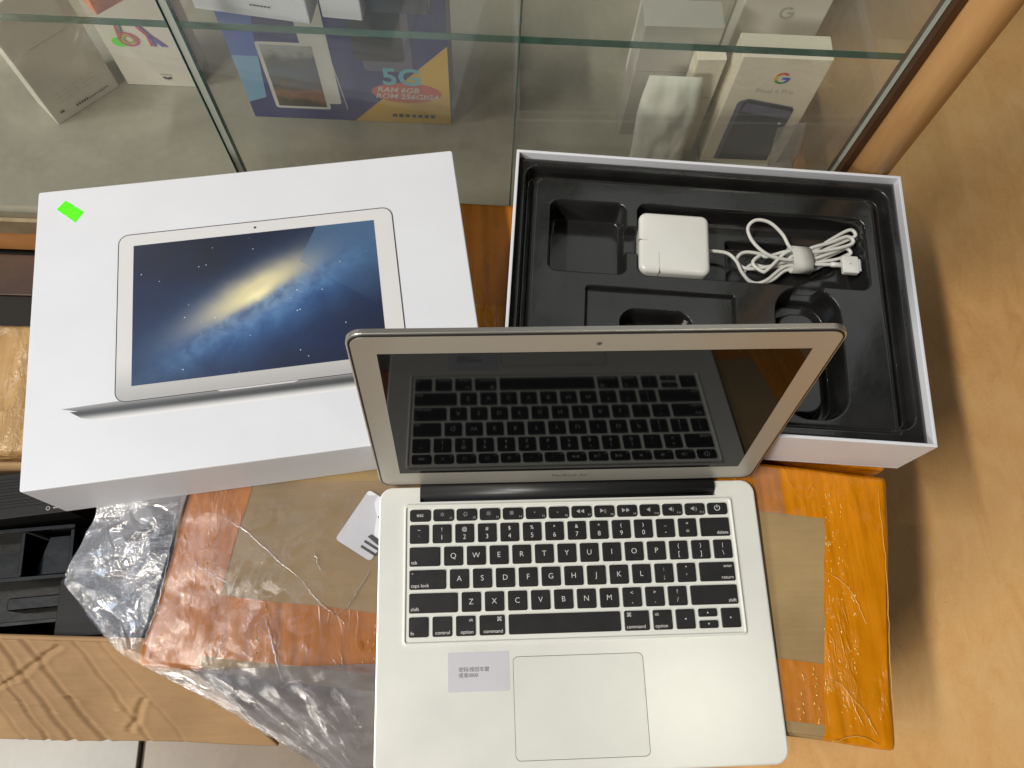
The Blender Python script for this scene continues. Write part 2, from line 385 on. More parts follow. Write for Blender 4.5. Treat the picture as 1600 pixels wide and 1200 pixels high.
# local: x along the front (s), y behind the glass (d), z up
def cbox(name, x0, x1, y0, y1, z0, z1, mat, parent=cab):
    q = MB(); q.box(x0, x1, y0, y1, z0, z1); return q.build(name, mat, parent)
CF = -.11; TOP = .56
cbox('plinth', -1.0, .33, .05, .36, FZ, CF-.0165, 'plinth')
q = MB(); q.prism([(-1.0, -.006), (.318, -.006), (.318, .018), (-1.0, .018)], -.170, -.127, .003); q.build('base_rail', 'wood_rail', cab)
q = MB(); q.box(-1.0, .316, -.008, -.003, -.1265, -.104); q.box(-1.0, .316, -.008, .008, -.1295, -.1268); q.build('metal_channel', 'steel_trim', cab)
cbox('bottom_panel', -1.0, .337, .0085, .372, CF-.016, CF, 'cab_floor')
cbox('back_panel', -1.0, .337, .3725, .385, CF-.016, TOP, 'cab_inner')
cbox('side_panel', .3375, .352, .02, .385, FZ, CF+.004, 'wood_rail'); cbox('side_glass', .3420, .3470, .0185, .384, CF+.0042, TOP, 'glass')
cbox('side_panel', -1.012, -1.0005, .0, .385, FZ, TOP, 'cab_inner')
# rounded wooden corner post
pp = [(.3225, .018), (.3225, -.002)]
for i in range(9):
    a = R(180+22.5*i); pp.append((.3405+.018*math.cos(a), -.004+.022*math.sin(a)))
pp += [(.3585, -.002), (.3585, .018)]
q = MB(); q.prism(pp, FZ, TOP, .001); q.build('corner_post', 'wood_post', cab, True)
cbox('dark_trim', .3155, .3222, -.006, .014, FZ, TOP, 'wood_dark')
def gpane(x0, x1, d, pale):
    q = MB(); q.box(x0, x1, d, d+.005, -.119, TOP); g = q.build('glass_pane', 'glass', cab)
    for x in (x0, x1):
        s = 1 if x == x1 else -1; q = MB()
        q.box(min(x, x+s*.0006), max(x, x+s*.0006), d-.0002, d+.0052, -.119, TOP)
        q.build('polished_edge', 'glass_edge_pale' if pale else 'glass_edge', g)
gpane(-1.0, -.2795, -.0025, False); gpane(-.2710, -.0035, -.0025, False); gpane(-.0020, .3145, .0015, True)
q = MB(); q.box(-.2782, -.2722, -.0015, .0015, -.103, TOP); q.build('joint_strip', 'glass_edge_pale', cab)
q = MB(); q.box(-.999, .336, .027, .33, .158, .165); sh = q.build('glass_shelf', 'glass_shelf', cab)
q = MB(); q.box(-.999, .336, .0262, .0268, .1579, .1651); q.build('polished_edge', 'glass_edge', sh)

def upbox(name, label, cat, s, d, yaw, w, h, t, mat, z=CF, group=None, seam=.62):
    """box standing on the cabinet floor/shelf: origin at bottom-left of its front face; local x right, z up, y to the rear"""
    e = Vector((math.cos(PSI), math.sin(PSI))); n = Vector((-math.sin(PSI), math.cos(PSI)))
    p = Vector((-.036, .545))+e*s+n*d
    o = thing(name, label, cat, (p.x, p.y, z+.0006), (0, 0, PSI+yaw), group)
    q = MB(); q.prism(rr(0, w, 0, t, .0012, 2), 0, h*seam, 0, 0); q.prism(rr(-.0004, w+.0004, -.0004, t+.0004, .0014, 2), h*seam+.0008, h, .0006, 0)
    q.build('carton', mat, o); return o
def face(o, name, items, mats, y=-.0009):
    """flat print on the front face; items get (x,z) coordinates"""
    q = MB(); items(q)
    return new(name, [(v[0], y-v[2], v[1]) for v in q.v], q.f, mats, o, False, q.m)

# phone box standing upside down, "Y9"
b = upbox('phone_box', 'white phone box standing upside down with a coloured Y9 on its front', 'phone box', -.469, .193, 0, .086, .165, .045, 'pale_card')
def pr(q, which=0):
    w = .0028
    def bar(p, r, mi, wd=w):
        d = Vector((r[0]-p[0], r[1]-p[1])).normalized(); nn = Vector((-d.y, d.x))*wd/2
        q.poly([(p[0]-nn.x, p[1]-nn.y), (r[0]-nn.x, r[1]-nn.y), (r[0]+nn.x, r[1]+nn.y), (p[0]+nn.x, p[1]+nn.y)], 0, mi)
    cx, cz = .031, .074
    for k, mi in ((.0105, 0), (.0066, 2)) if which == 0 else ():
        a = ell(cx, cz, k*1.12, k); bb = ell(cx, cz, (k-w)*1.12, k-w); q.ring(a, bb, .0001, mi)
    if which == 0: bar((cx-.0098, cz+.002), (cx-.0065, cz+.026), 0); bar((cx-.0045, cz+.008), (cx-.0015, cz+.026), 1)
    jx, jz = .056, .081
    for o_, mi in ((-.002, 0), (.002, 1)) if which == 1 else ():
        bar((jx+o_, jz-.016), (jx+o_, jz), mi); bar((jx+o_, jz), (jx+o_-.010, jz+.019), mi); bar((jx+o_, jz), (jx+o_+.013, jz-.016), 1 if mi else 3)
    for i in range(5) if which == 2 else ():
        a = R(200+35*i); q.poly(ell(.053+.004*math.cos(a), .016+.003*math.sin(a), .0021, .0011, 10, a), 0, 4)
    if which == 2: q.poly(rr(.046, .060, .0195, .0201, .0002, 1), 0, 4)
for k_, nm_ in enumerate(('printed_number', 'printed_letter', 'printed_emblem')):
    face(b, nm_, lambda q: pr(q, k_), ['magenta', 'violet', 'olive_gold', 'g_blue', 'grey_ink'])
face(b, 'green_sticker', lambda q: q.poly(ell(.019, .069, .009, .007, 14), 0, 0), 'sticker_green', -.0007)
# phone box turned 45 degrees
b = upbox('phone_box', 'greyish white phone box turned at an angle, printed with tiny specification text', 'phone box', -.538, .129, .80, .085, .165, .045, 'pale_card')
def pr(q):
    for k in range(5):
        for j in range(3): q.poly(rr(.016+.011*k, .016+.011*k+.006+.002*((k*j) % 2), .026+.006*j, .0267+.006*j, .0002, 1), 0, 1)
    for k in range(13): q.poly(rr(.030+.0034*k, .030+.0034*k+.0022, .0085, .0118 if k < 5 else .0105, .0003, 1), 0, 0)
    q.poly(rr(.010, .015, .012, .015, .0004, 1), 0, 0)
face(b, 'printed_text', pr, ['grey_ink', 'grey_card'])
# tablet box
b = upbox('tablet_box', 'blue and yellow tablet box printed 5G behind the glass', 'tablet box', -.310, .154, 0, .235, .262, .06, 'navy')
def pr(q):
    q.poly([(0, .0), (.235, 0), (.235, .262), (0, .262)], 0, 0)
    q.poly([(0, .026), (0, .262), (.045, .262), (.022, .035)], .0001, 1)
    q.poly([(0, .10), (0, .262), (.05, .262), (.028, .10)], .00015, 2)
    q.poly(rr(.078, .108, .028, .262, .003, 2), .0002, 3)
    q.poly(rr(.030, .094, .018, .122, .003, 2), .0003, 3)
    q.poly([(.120, 0), (.235, 0), (.235, .126)], .0002, 4)
    q.poly(rr(.142, .196, .085, .24, .006, 3), .00025, 5); q.poly(rr(.134, .188, .10, .252, .004, 2), .0003, 6)
    q.poly(ell(.186, .052, .040, .0165, 32), .0004, 7)
    put_text(q, '5G', .036, .182, .076, .0006, 8, bold=.0009)
    put_text(q, 'RAM 6GB', .0115, .176, .056, .0006, 3, shear=.25, bold=.0002)
    put_text(q, 'ROM 256GIGA', .0115, .186, .0455, .0006, 3, shear=.25, bold=.0002)
    for k in range(7): q.poly(rr(.166+.0075*k, .1715+.0075*k, .010, .0155, .001, 2), .0004, 9)
    q.poly([(.1135, .02), (.1143, .02), (.105, .13), (.1042, .13)], .0004, 3)
face(b, 'printed_front', pr, ['navy', 'sky_print', 'blue_print', 'white_print', 'yellow', 'slate_mid', 'slate_print', 'red_print', 'cyan_print', 'grey_ink'])
def landscape():
    t = NT('printed_landscape'); v = t.coord(); sep = t.add('ShaderNodeSeparateXYZ'); t.link(v, sep.inputs[0])
    h = t.math('ADD', sep.outputs[2], t.math('MULTIPLY', t.math('SUBTRACT', t.noise(t.coord(scale=(1, 1, 1.3)), 38, 5, .6), .5), .07))
    t.set(Base_Color=t.ramp(t.math('MULTIPLY', h, 8.0), [(.18, s2l(58, 52, 46)), (.36, s2l(150, 104, 78)), (.46, s2l(96, 96, 94)), (.62, s2l(88, 104, 126)), (.74, s2l(96, 100, 92)), (.95, s2l(176, 182, 184))]), Roughness=.4); return t.m
MAT['landscape'] = landscape()
face(b, 'printed_landscape', lambda q: q.poly([(.034, .022), (.090, .022), (.090, .118), (.034, .118)], 0, 0), 'landscape', -.0014)
# cream phone box with the letter G
b = upbox('phone_box', 'cream phone box with a coloured letter G and a grey phone pictured on it', 'phone box', .226, .116, 0, .092, .170, .030, 'cream_card', seam=.03)
def pr(q):
    cx, cz = .049, .142; ro, ri = .0082, .0054
    def arc(a0, a1, mi):
        n = 8; A = [(cx+ro*math.cos(R(a0+(a1-a0)*i/n)), cz+ro*math.sin(R(a0+(a1-a0)*i/n))) for i in range(n+1)]
        B = [(cx+ri*math.cos(R(a0+(a1-a0)*i/n)), cz+ri*math.sin(R(a0+(a1-a0)*i/n))) for i in range(n+1)]
        for i in range(n): q.poly([A[i], A[i+1], B[i+1], B[i]], 0, mi)
    arc(45, 150, 0); arc(150, 210, 1); arc(210, 310, 2); arc(310, 360, 3)
    q.poly([(cx, cz-.0016), (cx+ro, cz-.0016), (cx+ro, cz+.0014), (cx, cz+.0014)], .0001, 3)
    put_text(q, 'Pixel 6 Pro', .0092, .048, .1225, 0, 4)
    q.poly([(.014, .006), (.078, .006), (.078, .096), (.075, .100), (.024, .110), (.016, .106), (.014, .102)], .0001, 6)
    q.poly([(.019, .006), (.0775, .006), (.0775, .095), (.0745, .0985), (.026, .108), (.020, .104)], .0002, 5)
    q.poly([(.021, .090), (.077, .080), (.077, .093), (.024, .1035)], .0003, 6)
    q.poly(circ(.070, .073, .0019, 10), .0004, 7)
face(b, 'printed_front', pr, ['g_red', 'g_yellow', 'g_green', 'g_blue', 'grey_card', 'phone_print', 'phone_print_light', 'white_print'])
def letter_g(q, cx, cz, r):
    n = 14; A = [(cx+r*math.cos(R(45+315*i/n)), cz+r*math.sin(R(45+315*i/n))) for i in range(n+1)]; B = [(cx+(a_[0]-cx)*.66, cz+(a_[1]-cz)*.66) for a_ in A]
    for i in range(n): q.poly([A[i], A[i+1], B[i+1], B[i]], 0, 0)
    q.poly([(cx, cz-r*.17), (cx+r, cz-r*.17), (cx+r, cz+r*.17), (cx, cz+r*.17)], .0001, 0)
for s_, d_, lab_ in ((.240, .205, 'pale phone box with a grey letter G right behind the cream phone box'), (.140, .225, 'pale phone box with a grey letter G behind the plain grey box')):
    b = upbox('phone_box', lab_, 'phone box', s_, d_, 0, .092, .170, .030, 'pale_card', seam=.03)
    face(b, 'printed_letter', lambda q: letter_g(q, .049, .142, .0082), 'grey_card')
# pale box left of it, and a crumpled pouch leaning on it
upbox('phone_box', 'plain pale grey phone box left of the cream phone box', 'phone box', .128, .150, .02, .082, .170, .035, 'grey_card')
upbox('phone_box', 'narrow cream box squeezed between the plain grey box and the cream phone box', 'phone box', .186, .128, .05, .030, .150, .018, 'cream_card')
e = Vector((math.cos(PSI), math.sin(PSI))); nn_ = Vector((-math.sin(PSI), math.cos(PSI)))
def cabp(s, d, z): p = Vector((-.036, .545))+e*s+nn_*d; return (p.x, p.y, z)
def pouch(name, label, s, d, z, w, h, dep, mat, lean, seed, yaw=0):
    v = []; f = []; n = 26
    for side in (0, 1):
        for i in range(n+1):
            for j in range(n+1):
                u, t = i/n, j/n; e_ = (4*u*(1-u))**.5*(4*t*(1-t))**.45
                k = noise.noise(Vector((u*3+seed, t*3, side*5)))*.6+abs(noise.noise(Vector((u*5, t*5+seed, side*3))))*.5
                x = (u-.5)*w*(1-.12*t+.06*math.sin(t*7+seed)); zz = t*h; y = (1 if side else -1)*dep*.5*e_*(1+.7*k)+lean*t
                v.append((x, y, zz))
    m_ = (n+1)**2
    for side in (0, 1):
        for i in range(n):
            for j in range(n):
                a = side*m_+i*(n+1)+j; q_ = (a, a+1, a+n+2, a+n+1); f.append(q_ if side else q_[::-1])
    o = new(name, v, f, mat, None, True); o.location = cabp(s, d, z); o.rotation_euler = (0, 0, PSI+yaw)
    return tag(o, label, 'pouch')
MAT['bag_white'] = plain('bag_white', (.78, .79, .70, 1), .25, var=.03, vscale=20, bscale=28, bstr=.4, bdist=.002)
pouch('crumpled_pouch', 'crumpled white plastic pouch leaning on the grey phone box', .165, .092, CF+.0005, .066, .140, .020, 'bag_white', .022, 3.)
pouch('crumpled_pouch', 'clear crinkled pouch at the foot of the corner post', .306, .062, CF+.0005, .036, .10, .018, 'film_bag', .03, 8., .25)
# boxes on the glass shelf
b = upbox('phone_box', 'largest white box on the glass shelf, left of the narrower white one', 'phone box', -.273, .041, -.12, .098, .15, .05, 'card_white', .165)
face(b, 'printed_text', lambda q: [q.poly(rr(.050+.003*k, .052+.003*k, .012, .0135, .0002, 1), 0, 0) for k in range(6)], 'grey_ink')
upbox('phone_box', 'narrow white box with a dark lid edge on the glass shelf', 'phone box', -.167, .0375, -.06, .034, .15, .05, 'card_white', .165)
b = upbox('phone_box', 'orange box standing corner forward on the glass shelf', 'phone box', -.351, .0285, .75, .08, .13, .06, 'orange_card', .165)
upbox('phone_box', 'dark slate box on the glass shelf above the tablet box', 'phone box', -.131, .045, .0, .052, .15, .04, 'slate_print', .165)
upbox('phone_box', 'pale box on the shelf at the left edge of the picture', 'phone box', -.56, .06, .0, .16, .15, .05, 'pale_card', .165)

# ================================================================== CARTONS
def inpt(quad, u, v):
    FL, FR, BR, BL = [Vector(p) for p in quad]; return (FL*(1-u)+FR*u)*(1-v)+(BL*(1-u)+BR*u)*v
def hgt(x, y, seed, amp):
    return amp*(noise.noise(Vector((x*9+seed, y*9, 0)))*.7+noise.noise(Vector((x*28, y*28+seed, 1)))*.3)-amp
def carton(name, label, quad, z0, seed, mat, tapes, nu=110, nv=56, amp=.0006, r=.007):
    c = sum((Vector(p) for p in quad), Vector((0, 0)))/4
    o = thing(name, label, 'carton', (c.x, c.y, FZ))
    Lu = (Vector(quad[1])-Vector(quad[0])).length; Lv = (Vector(quad[3])-Vector(quad[0])).length
    def P(u, v, off=0.):
        p = inpt(quad, u, v)
        du = min(u, 1-u)*Lu; dv = min(v, 1-v)*Lv; dz = 0
        for d_ in (du, dv):
            if d_ < r: dz -= r-math.sqrt(max(0, r*r-(r-d_)**2))
        n = Vector((noise.noise(Vector((p.x*14, p.y*14, seed))), noise.noise(Vector((p.x*14, p.y*14, seed+9)))))*.0025*(1 if min(du, dv) < .004 else 0)
        q = p+n-c
        return (q.x, q.y, z0-FZ+hgt(p.x, p.y, seed, amp)+dz+off)
    def par(t, n, L):   # denser near the rounded edges
        k = i_ = t
        return k
    us = sorted(set([i/nu for i in range(nu+1)]+[k*.0012/Lu for k in range(1, 7)]+[1-k*.0012/Lu for k in range(1, 7)]))
    vs = sorted(set([i/nv for i in range(nv+1)]+[k*.0012/Lv for k in range(1, 7)]+[1-k*.0012/Lv for k in range(1, 7)]))
    V = []; F = []; A, B = len(us), len(vs)
    for v in vs:
        for u in us: V.append(P(u, v))
    for j in range(B-1):
        for i in range(A-1): F.append((j*A+i, j*A+i+1, (j+1)*A+i+1, (j+1)*A+i))
    rim = [i for i in range(A)]+[j*A+A-1 for j in range(1, B)]+[(B-1)*A+i for i in range(A-2, -1, -1)]+[j*A for j in range(B-2, 0, -1)]
    k0 = len(V)
    for k in rim: V.append((V[k][0], V[k][1], .0005))
    n = len(rim)
    for i in range(n): j = (i+1) % n; F.append((rim[j], rim[i], k0+i, k0+j))
    F.append(tuple(reversed(range(k0, k0+n))))
    new('body', V, F, mat, o, True)
    for lv, (u0, u1, v0, v1, tm) in enumerate(tapes):
        off = .00018+.00016*lv
        uu = [u for u in us if u0+1e-4 < u < u1-1e-4]; uu = [u0]+uu+[u1]; vv = [v0]+[v for v in vs if v0+1e-4 < v < v1-1e-4]+[v1]
        V = []; F = []
        sd = seed+lv*3.7
        for v in vv:
            for u in uu:
                uj = u+(noise.noise(Vector((v*9, sd, 0)))*.0022 if (u in (u0, u1) and 0 < u < 1) else 0)
                vj = v+(noise.noise(Vector((u*11, sd, 5)))*.004 if (v in (v0, v1) and 0 < v < 1) else 0)
                V.append(P(uj, vj, off+.00025*abs(noise.noise(Vector((u*60, v*30, sd))))))
        A2 = len(uu)
        for j in range(len(vv)-1):
            for i in range(A2-1): F.append((j*A2+i, j*A2+i+1, (j+1)*A2+i+1, (j+1)*A2+i))
        # hang the strip down the carton's sides where it reaches an edge
        k0 = len(V)
        def skirt(idx):
            k = len(V)
            for t_ in idx: V.append((V[t_][0]*1.0008, V[t_][1]*1.0008, V[t_][2]-.08))
            for a_ in range(len(idx)-1): F.append((idx[a_+1], idx[a_], k+a_, k+a_+1))
        B2 = len(vv)
        if u0 == 0: skirt([j*A2 for j in range(B2-1, -1, -1)])
        if u1 == 1: skirt([j*A2+A2-1 for j in range(B2)])
        if v0 == 0: skirt(list(range(A2)))
        if v1 == 1: skirt([(B2-1)*A2+i for i in range(A2-1, -1, -1)])
        new('tape_strip', V, F, tm, o, True)
    return o
FQ = [(-.355, .090), (.2505, .0065), (.2890, .2290), (-.310, .318)]
fc = carton('shipping_carton', 'cardboard carton bound with orange tape under the laptop', FQ, 0, 2.0, 'card_taupe',
       [(0, 1, .055, .262, 'tape_orange2'), (0, 1, .80, 1, 'tape_orange'), (0, .085, 0, 1, 'tape_orange2'), (.905, 1, 0, 1, 'tape_orange')])
RQ = [(-.300, .325), (.2915, .2365), (.334, .480), (-.268, .541)]
carton('shipping_carton', 'orange taped carton under the white box and the black lined tray', RQ, -.0006, 5.0, 'card_taupe',
       [(0, 1, 0, .55, 'tape_orange'), (0, 1, .5, 1, 'tape_orange2')], nu=60, nv=30, amp=.0004)
# squashed clear tape patch next to the laptop hinge
q = MB(); n = 14
v = []; f = []
for i in range(n+1):
    for j in range(n+1):
        x = .166+.024*i/n; y = .201+.042*j/n-.006*i/n; v.append((x, y, .0012+.0011*abs(noise.noise(Vector((x*160, y*160, 3))))))
for i in range(n):
    for j in range(n): f.append((i*(n+1)+j, (i+1)*(n+1)+j, (i+1)*(n+1)+j+1, i*(n+1)+j+1))
o = new('clear_tape_patch', v, f, 'film', None, True)
o.parent = fc; o.matrix_parent_inverse = Matrix.Translation(Vector((0, 0, 0)))
o.location = -Vector(fc.location)

def crease(pts, z, r, seed, jit=.0012):
    """a thin raised fold: squiggly low ridge along pts"""
    P_ = catmull([(x, y, z) for x, y in pts], 9); out = []
    for i, p in enumerate(P_):
        k = Vector((noise.noise(Vector((i*.9, seed, 0))), noise.noise(Vector((i*.9, seed, 7))), 0))*jit; out.append(p+k)
    n_ = len(out)
    return tube(out, lambda t_: r*(.35+.9*math.sin(math.pi*min(1, max(0, t_)))**.5*(.6+.5*abs(noise.noise(Vector((t_*19, seed, 3)))))), 6)
TC = [[(.2163, .1473), (.2274, .1405), (.2365, .1296), (.2418, .1137), (.2442, .1033)], [(.2025, .0619), (.2135, .0576), (.2211, .0466), (.2276, .0392), (.2315, .0319)],
      [(.2211, .0466), (.2233, .036), (.2275, .0249)], [(.1990, .0145), (.221, .018), (.2377, .0104)], [(.2775, .2199), (.2695, .1419), (.2585, .0748), (.2530, .031)], [(.2315, .0319), (.2376, .0175)]]
MAT['tape_glint'] = plain('tape_glint', (.66, .36, .07, 1), .08, spec=.8)  # paler than the tape: a highlight put into the colour of creases and bubbles
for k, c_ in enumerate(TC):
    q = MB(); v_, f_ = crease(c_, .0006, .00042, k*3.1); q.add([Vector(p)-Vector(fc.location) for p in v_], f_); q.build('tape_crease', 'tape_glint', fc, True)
# air bubbles under the tape, in columns along the flutes, painted pale as glints
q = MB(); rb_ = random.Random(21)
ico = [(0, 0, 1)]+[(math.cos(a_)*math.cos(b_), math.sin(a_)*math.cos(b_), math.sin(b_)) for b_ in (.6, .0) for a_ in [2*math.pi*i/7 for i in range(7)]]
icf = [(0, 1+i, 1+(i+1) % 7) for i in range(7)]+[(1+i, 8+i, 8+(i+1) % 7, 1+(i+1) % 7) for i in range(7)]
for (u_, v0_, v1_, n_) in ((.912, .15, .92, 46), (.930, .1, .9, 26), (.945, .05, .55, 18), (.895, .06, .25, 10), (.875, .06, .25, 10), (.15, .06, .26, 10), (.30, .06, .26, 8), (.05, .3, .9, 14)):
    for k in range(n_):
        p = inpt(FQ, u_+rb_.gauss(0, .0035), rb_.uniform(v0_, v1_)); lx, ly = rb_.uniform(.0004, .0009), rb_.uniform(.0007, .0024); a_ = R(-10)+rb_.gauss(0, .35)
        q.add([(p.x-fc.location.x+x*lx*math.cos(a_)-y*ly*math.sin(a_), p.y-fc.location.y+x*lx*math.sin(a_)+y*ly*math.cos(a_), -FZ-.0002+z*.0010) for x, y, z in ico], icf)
tag(q.build('glint_bubbles', 'tape_glint', fc, True), kind='stuff')

# taped carton at the left, half hidden by the white box
TQ = [(-.80, .292), (-.335, .279), (-.330, .412), (-.80, .426)]
carton('shipping_carton', 'carton crisscrossed with shiny clear tape left of the white box', TQ, -.05, 8.0, 'card_brown',
       [(0, 1, 0, 1, 'tape_clear')], nu=70, nv=30, amp=.0030)

db = thing('gap_shade_block', 'low dark brown block added as shade in the gap between the cabinet base and the taped carton', 'carton', (-.60, .500, FZ), (0, 0, -.05))  # added dark block standing in for deep shade between cabinet and carton
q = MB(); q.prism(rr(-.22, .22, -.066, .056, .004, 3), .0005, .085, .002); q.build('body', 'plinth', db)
q = MB(); q.prism(rr(-.222, .222, .005, .058, .004, 3), .0853, .089, .001); q.build('flap', 'wood_dark', db)  # upper slab of the added shade block, brown above black
# open carton with folded-out flap
oc = thing('open_carton', 'open brown carton with a creased flap folded out, full of black packaging', 'carton', (-.56, .19, FZ))
def crumple(x, y, s=0.): 
    a = noise.noise(Vector((x*16+s, y*7, 2))); return a
def wallmesh(name, p0, p1, p2, p3, nu, nv, amp, thick, mat, creases=()):
    """bilinear sheet p0..p3 (bottom-left, bottom-right, top-right, top-left as seen from outside) with creases and thickness"""
    P0, P1, P2, P3 = map(Vector, (p0, p1, p2, p3)); nrm = (P1-P0).cross(P3-P0).normalized(); V = []; F = []
    for side in (0, 1):
        for j in range(nv+1):
            for i in range(nu+1):
                u, t = i/nu, j/nv; p = (P0*(1-u)+P1*u)*(1-t)+(P3*(1-u)+P2*u)*t
                h = amp*noise.noise(Vector((p.x*13, p.y*13, p.z*13)))
                for (u0, t0, u1, t1, dep, wd) in creases:
                    a = Vector((u0, t0*.45)); b = Vector((u1, t1*.45)); c_ = Vector((u+.006*noise.noise(Vector((t*9, u*3, dep*999))), t*.45+.01*noise.noise(Vector((u*22, t*5, 7)))))
                    k = max(0, min(1, (c_-a).dot(b-a)/(b-a).length_squared)); d = (c_-(a+(b-a)*k)).length
                    h -= dep*math.exp(-(d/wd)**2)-dep*.35*math.exp(-((d-wd*1.9)/wd)**2)
                V.append(p+nrm*(h-thick*side)-Vector(oc.location))
    m_ = (nu+1)*(nv+1)
    for side in (0, 1):
        for j in range(nv):
            for i in range(nu):
                a = side*m_+j*(nu+1)+i; q_ = (a, a+1, a+nu+2, a+nu+1); F.append(q_ if not side else q_[::-1])
    ring = list(range(nu+1))+[j*(nu+1)+nu for j in range(1, nv+1)]+[nv*(nu+1)+i for i in range(nu-1, -1, -1)]+[j*(nu+1) for j in range(nv-1, 0, -1)]
    for i in range(len(ring)): a, b = ring[i], ring[(i+1) % len(ring)]; F.append((b, a, a+m_, b+m_))
    return new(name, V, F, mat, oc, True)
cre = []
rng = random.Random(4)
for u0 in (.315, .372, .405, .452, .505, .55, .585, .64, .70, .76, .83, .90):
    cre.append((u0-.02+rng.uniform(-.02, .02), 1.0, u0-.07+rng.uniform(-.02, .02), 0, rng.choice((.0008, .0013, .0022)), rng.uniform(.003, .0065)))
cre += [(.30, .36, .55, .48, .0022, .006), (.55, .48, .62, .60, .0018, .005), (.62, .60, .78, .95, .0020, .006), (.36, .80, .50, .42, .0008, .005),
        (.56, .45, .74, .12, .0013, .005), (.745, .10, .84, .45, .0020, .005), (.30, .75, .36, .25, .0014, .006), (.70, .45, .76, .33, .0018, .006)]
wallmesh('flap', (-.76, .050, -.128), (-.268, .020, -.134), (-.358, .109, -.0655), (-.80, .135, -.0655), 230, 90, .0022, .004, 'card_brown', cre)
wallmesh('side_wall', (-.80, .1355, FZ+.001), (-.358, .110, FZ+.001), (-.358, .110, -.066), (-.80, .1355, -.066), 30, 10, .0008, .004, 'card_brown')
wallmesh('side_wall', (-.358, .1145, FZ+.001), (-.352, .2740, FZ+.001), (-.352, .2740, -.066), (-.358, .1145, -.066), 16, 10, .0008, .004, 'card_brown')
wallmesh('side_wall', (-.352, .2745, FZ+.001), (-.80, .287, FZ+.001), (-.80, .287, -.066), (-.352, .2745, -.066), 30, 10, .0008, .004, 'card_brown')
wallmesh('side_wall', (-.801, .283, FZ+.001), (-.801, .138, FZ+.001), (-.801, .138, -.066), (-.801, .283, -.066), 16, 10, .0008, .004, 'card_brown')
q = MB(); q.box(-.797+.56, -.362+.56, .143-.19, .270-.19, .001, .005); q.build('bottom', 'card_brown', oc)

# black packaging inside
BZ = FZ+.0055
def blk(name, label, x, y, rz, w, d, h, mat='black_card', z=BZ):
    o = thing(name, label, 'box', (x, y, z), (0, 0, rz), 'black packaging in the open carton'); q = MB(); q.prism(rr(-w/2, w/2, -d/2, d/2, .002, 3), 0, h, .0008); q.build('body', mat, o); return o
b = blk('black_box', 'matt black box with tiny white print at the tip of the plastic sheet', -.412, .1455, .03, .098, .052, .168)
q = MB(); put_text(q, '64 GB', .0042, -.036, .019, .1683, 0); q.build('printed_text', 'legend', b)
b = blk('black_box', 'black box with ribbed top and a small ring mark below the taped carton', -.540, .2485, .10, .145, .044, .163)
q = MB()
for k in range(5): q.prism(rr(-.065, .060, -.012+.0062*k, -.0088+.0062*k, .0012, 2), .1632, .1645, .0005)
q.build('rib', 'black_card', b)
q = MB(); q.ring(circ(.052, -.0168, .0020, 14), circ(.052, -.0168, .0013, 14), .1634, 0); q.poly(rr(.0565, .068, -.0175, -.0165, .0003, 1), .1634, 0); q.build('printed_mark', 'legend_dim', b)
b = blk('black_box', 'low black box in shadow under the white box corner', -.402, .213, .12, .086, .060, .135, 'black_gloss')
# black plastic tray lying in the carton
tr_ = thing('black_tray', 'shiny black plastic tray lying among the black boxes', 'tray', (-.545, .175, BZ), (0, 0, .06), 'black packaging in the open carton')
q = MB(); q.box(-.085, .078, -.045, .047, 0, .09); q.build('body', 'black_gloss', tr_)
for (x0, x1, y0, y1) in ((-.085, .078, .043, .047), (-.085, .078, -.045, -.041), (.074, .078, -.040, .042), (-.085, .078, -.004, .0), (.028, .032, .001, .042)):
    q = MB(); q.prism(rr(x0, x1, y0, y1, .001, 2), .0905, .140, .0006); q.build('divider', 'black_gloss', tr_)
q = MB(); q.prism([(.034, .003), (.072, .003), (.072, .040), (.046, .040)], .0905, .122, .001); q.build('raised_pad', 'black_gloss', tr_)
q = MB(); q.prism(rr(.010, .070, -.028, -.016, .002, 3), .0905, .118, .001); q.build('raised_pad', 'black_gloss', tr_)

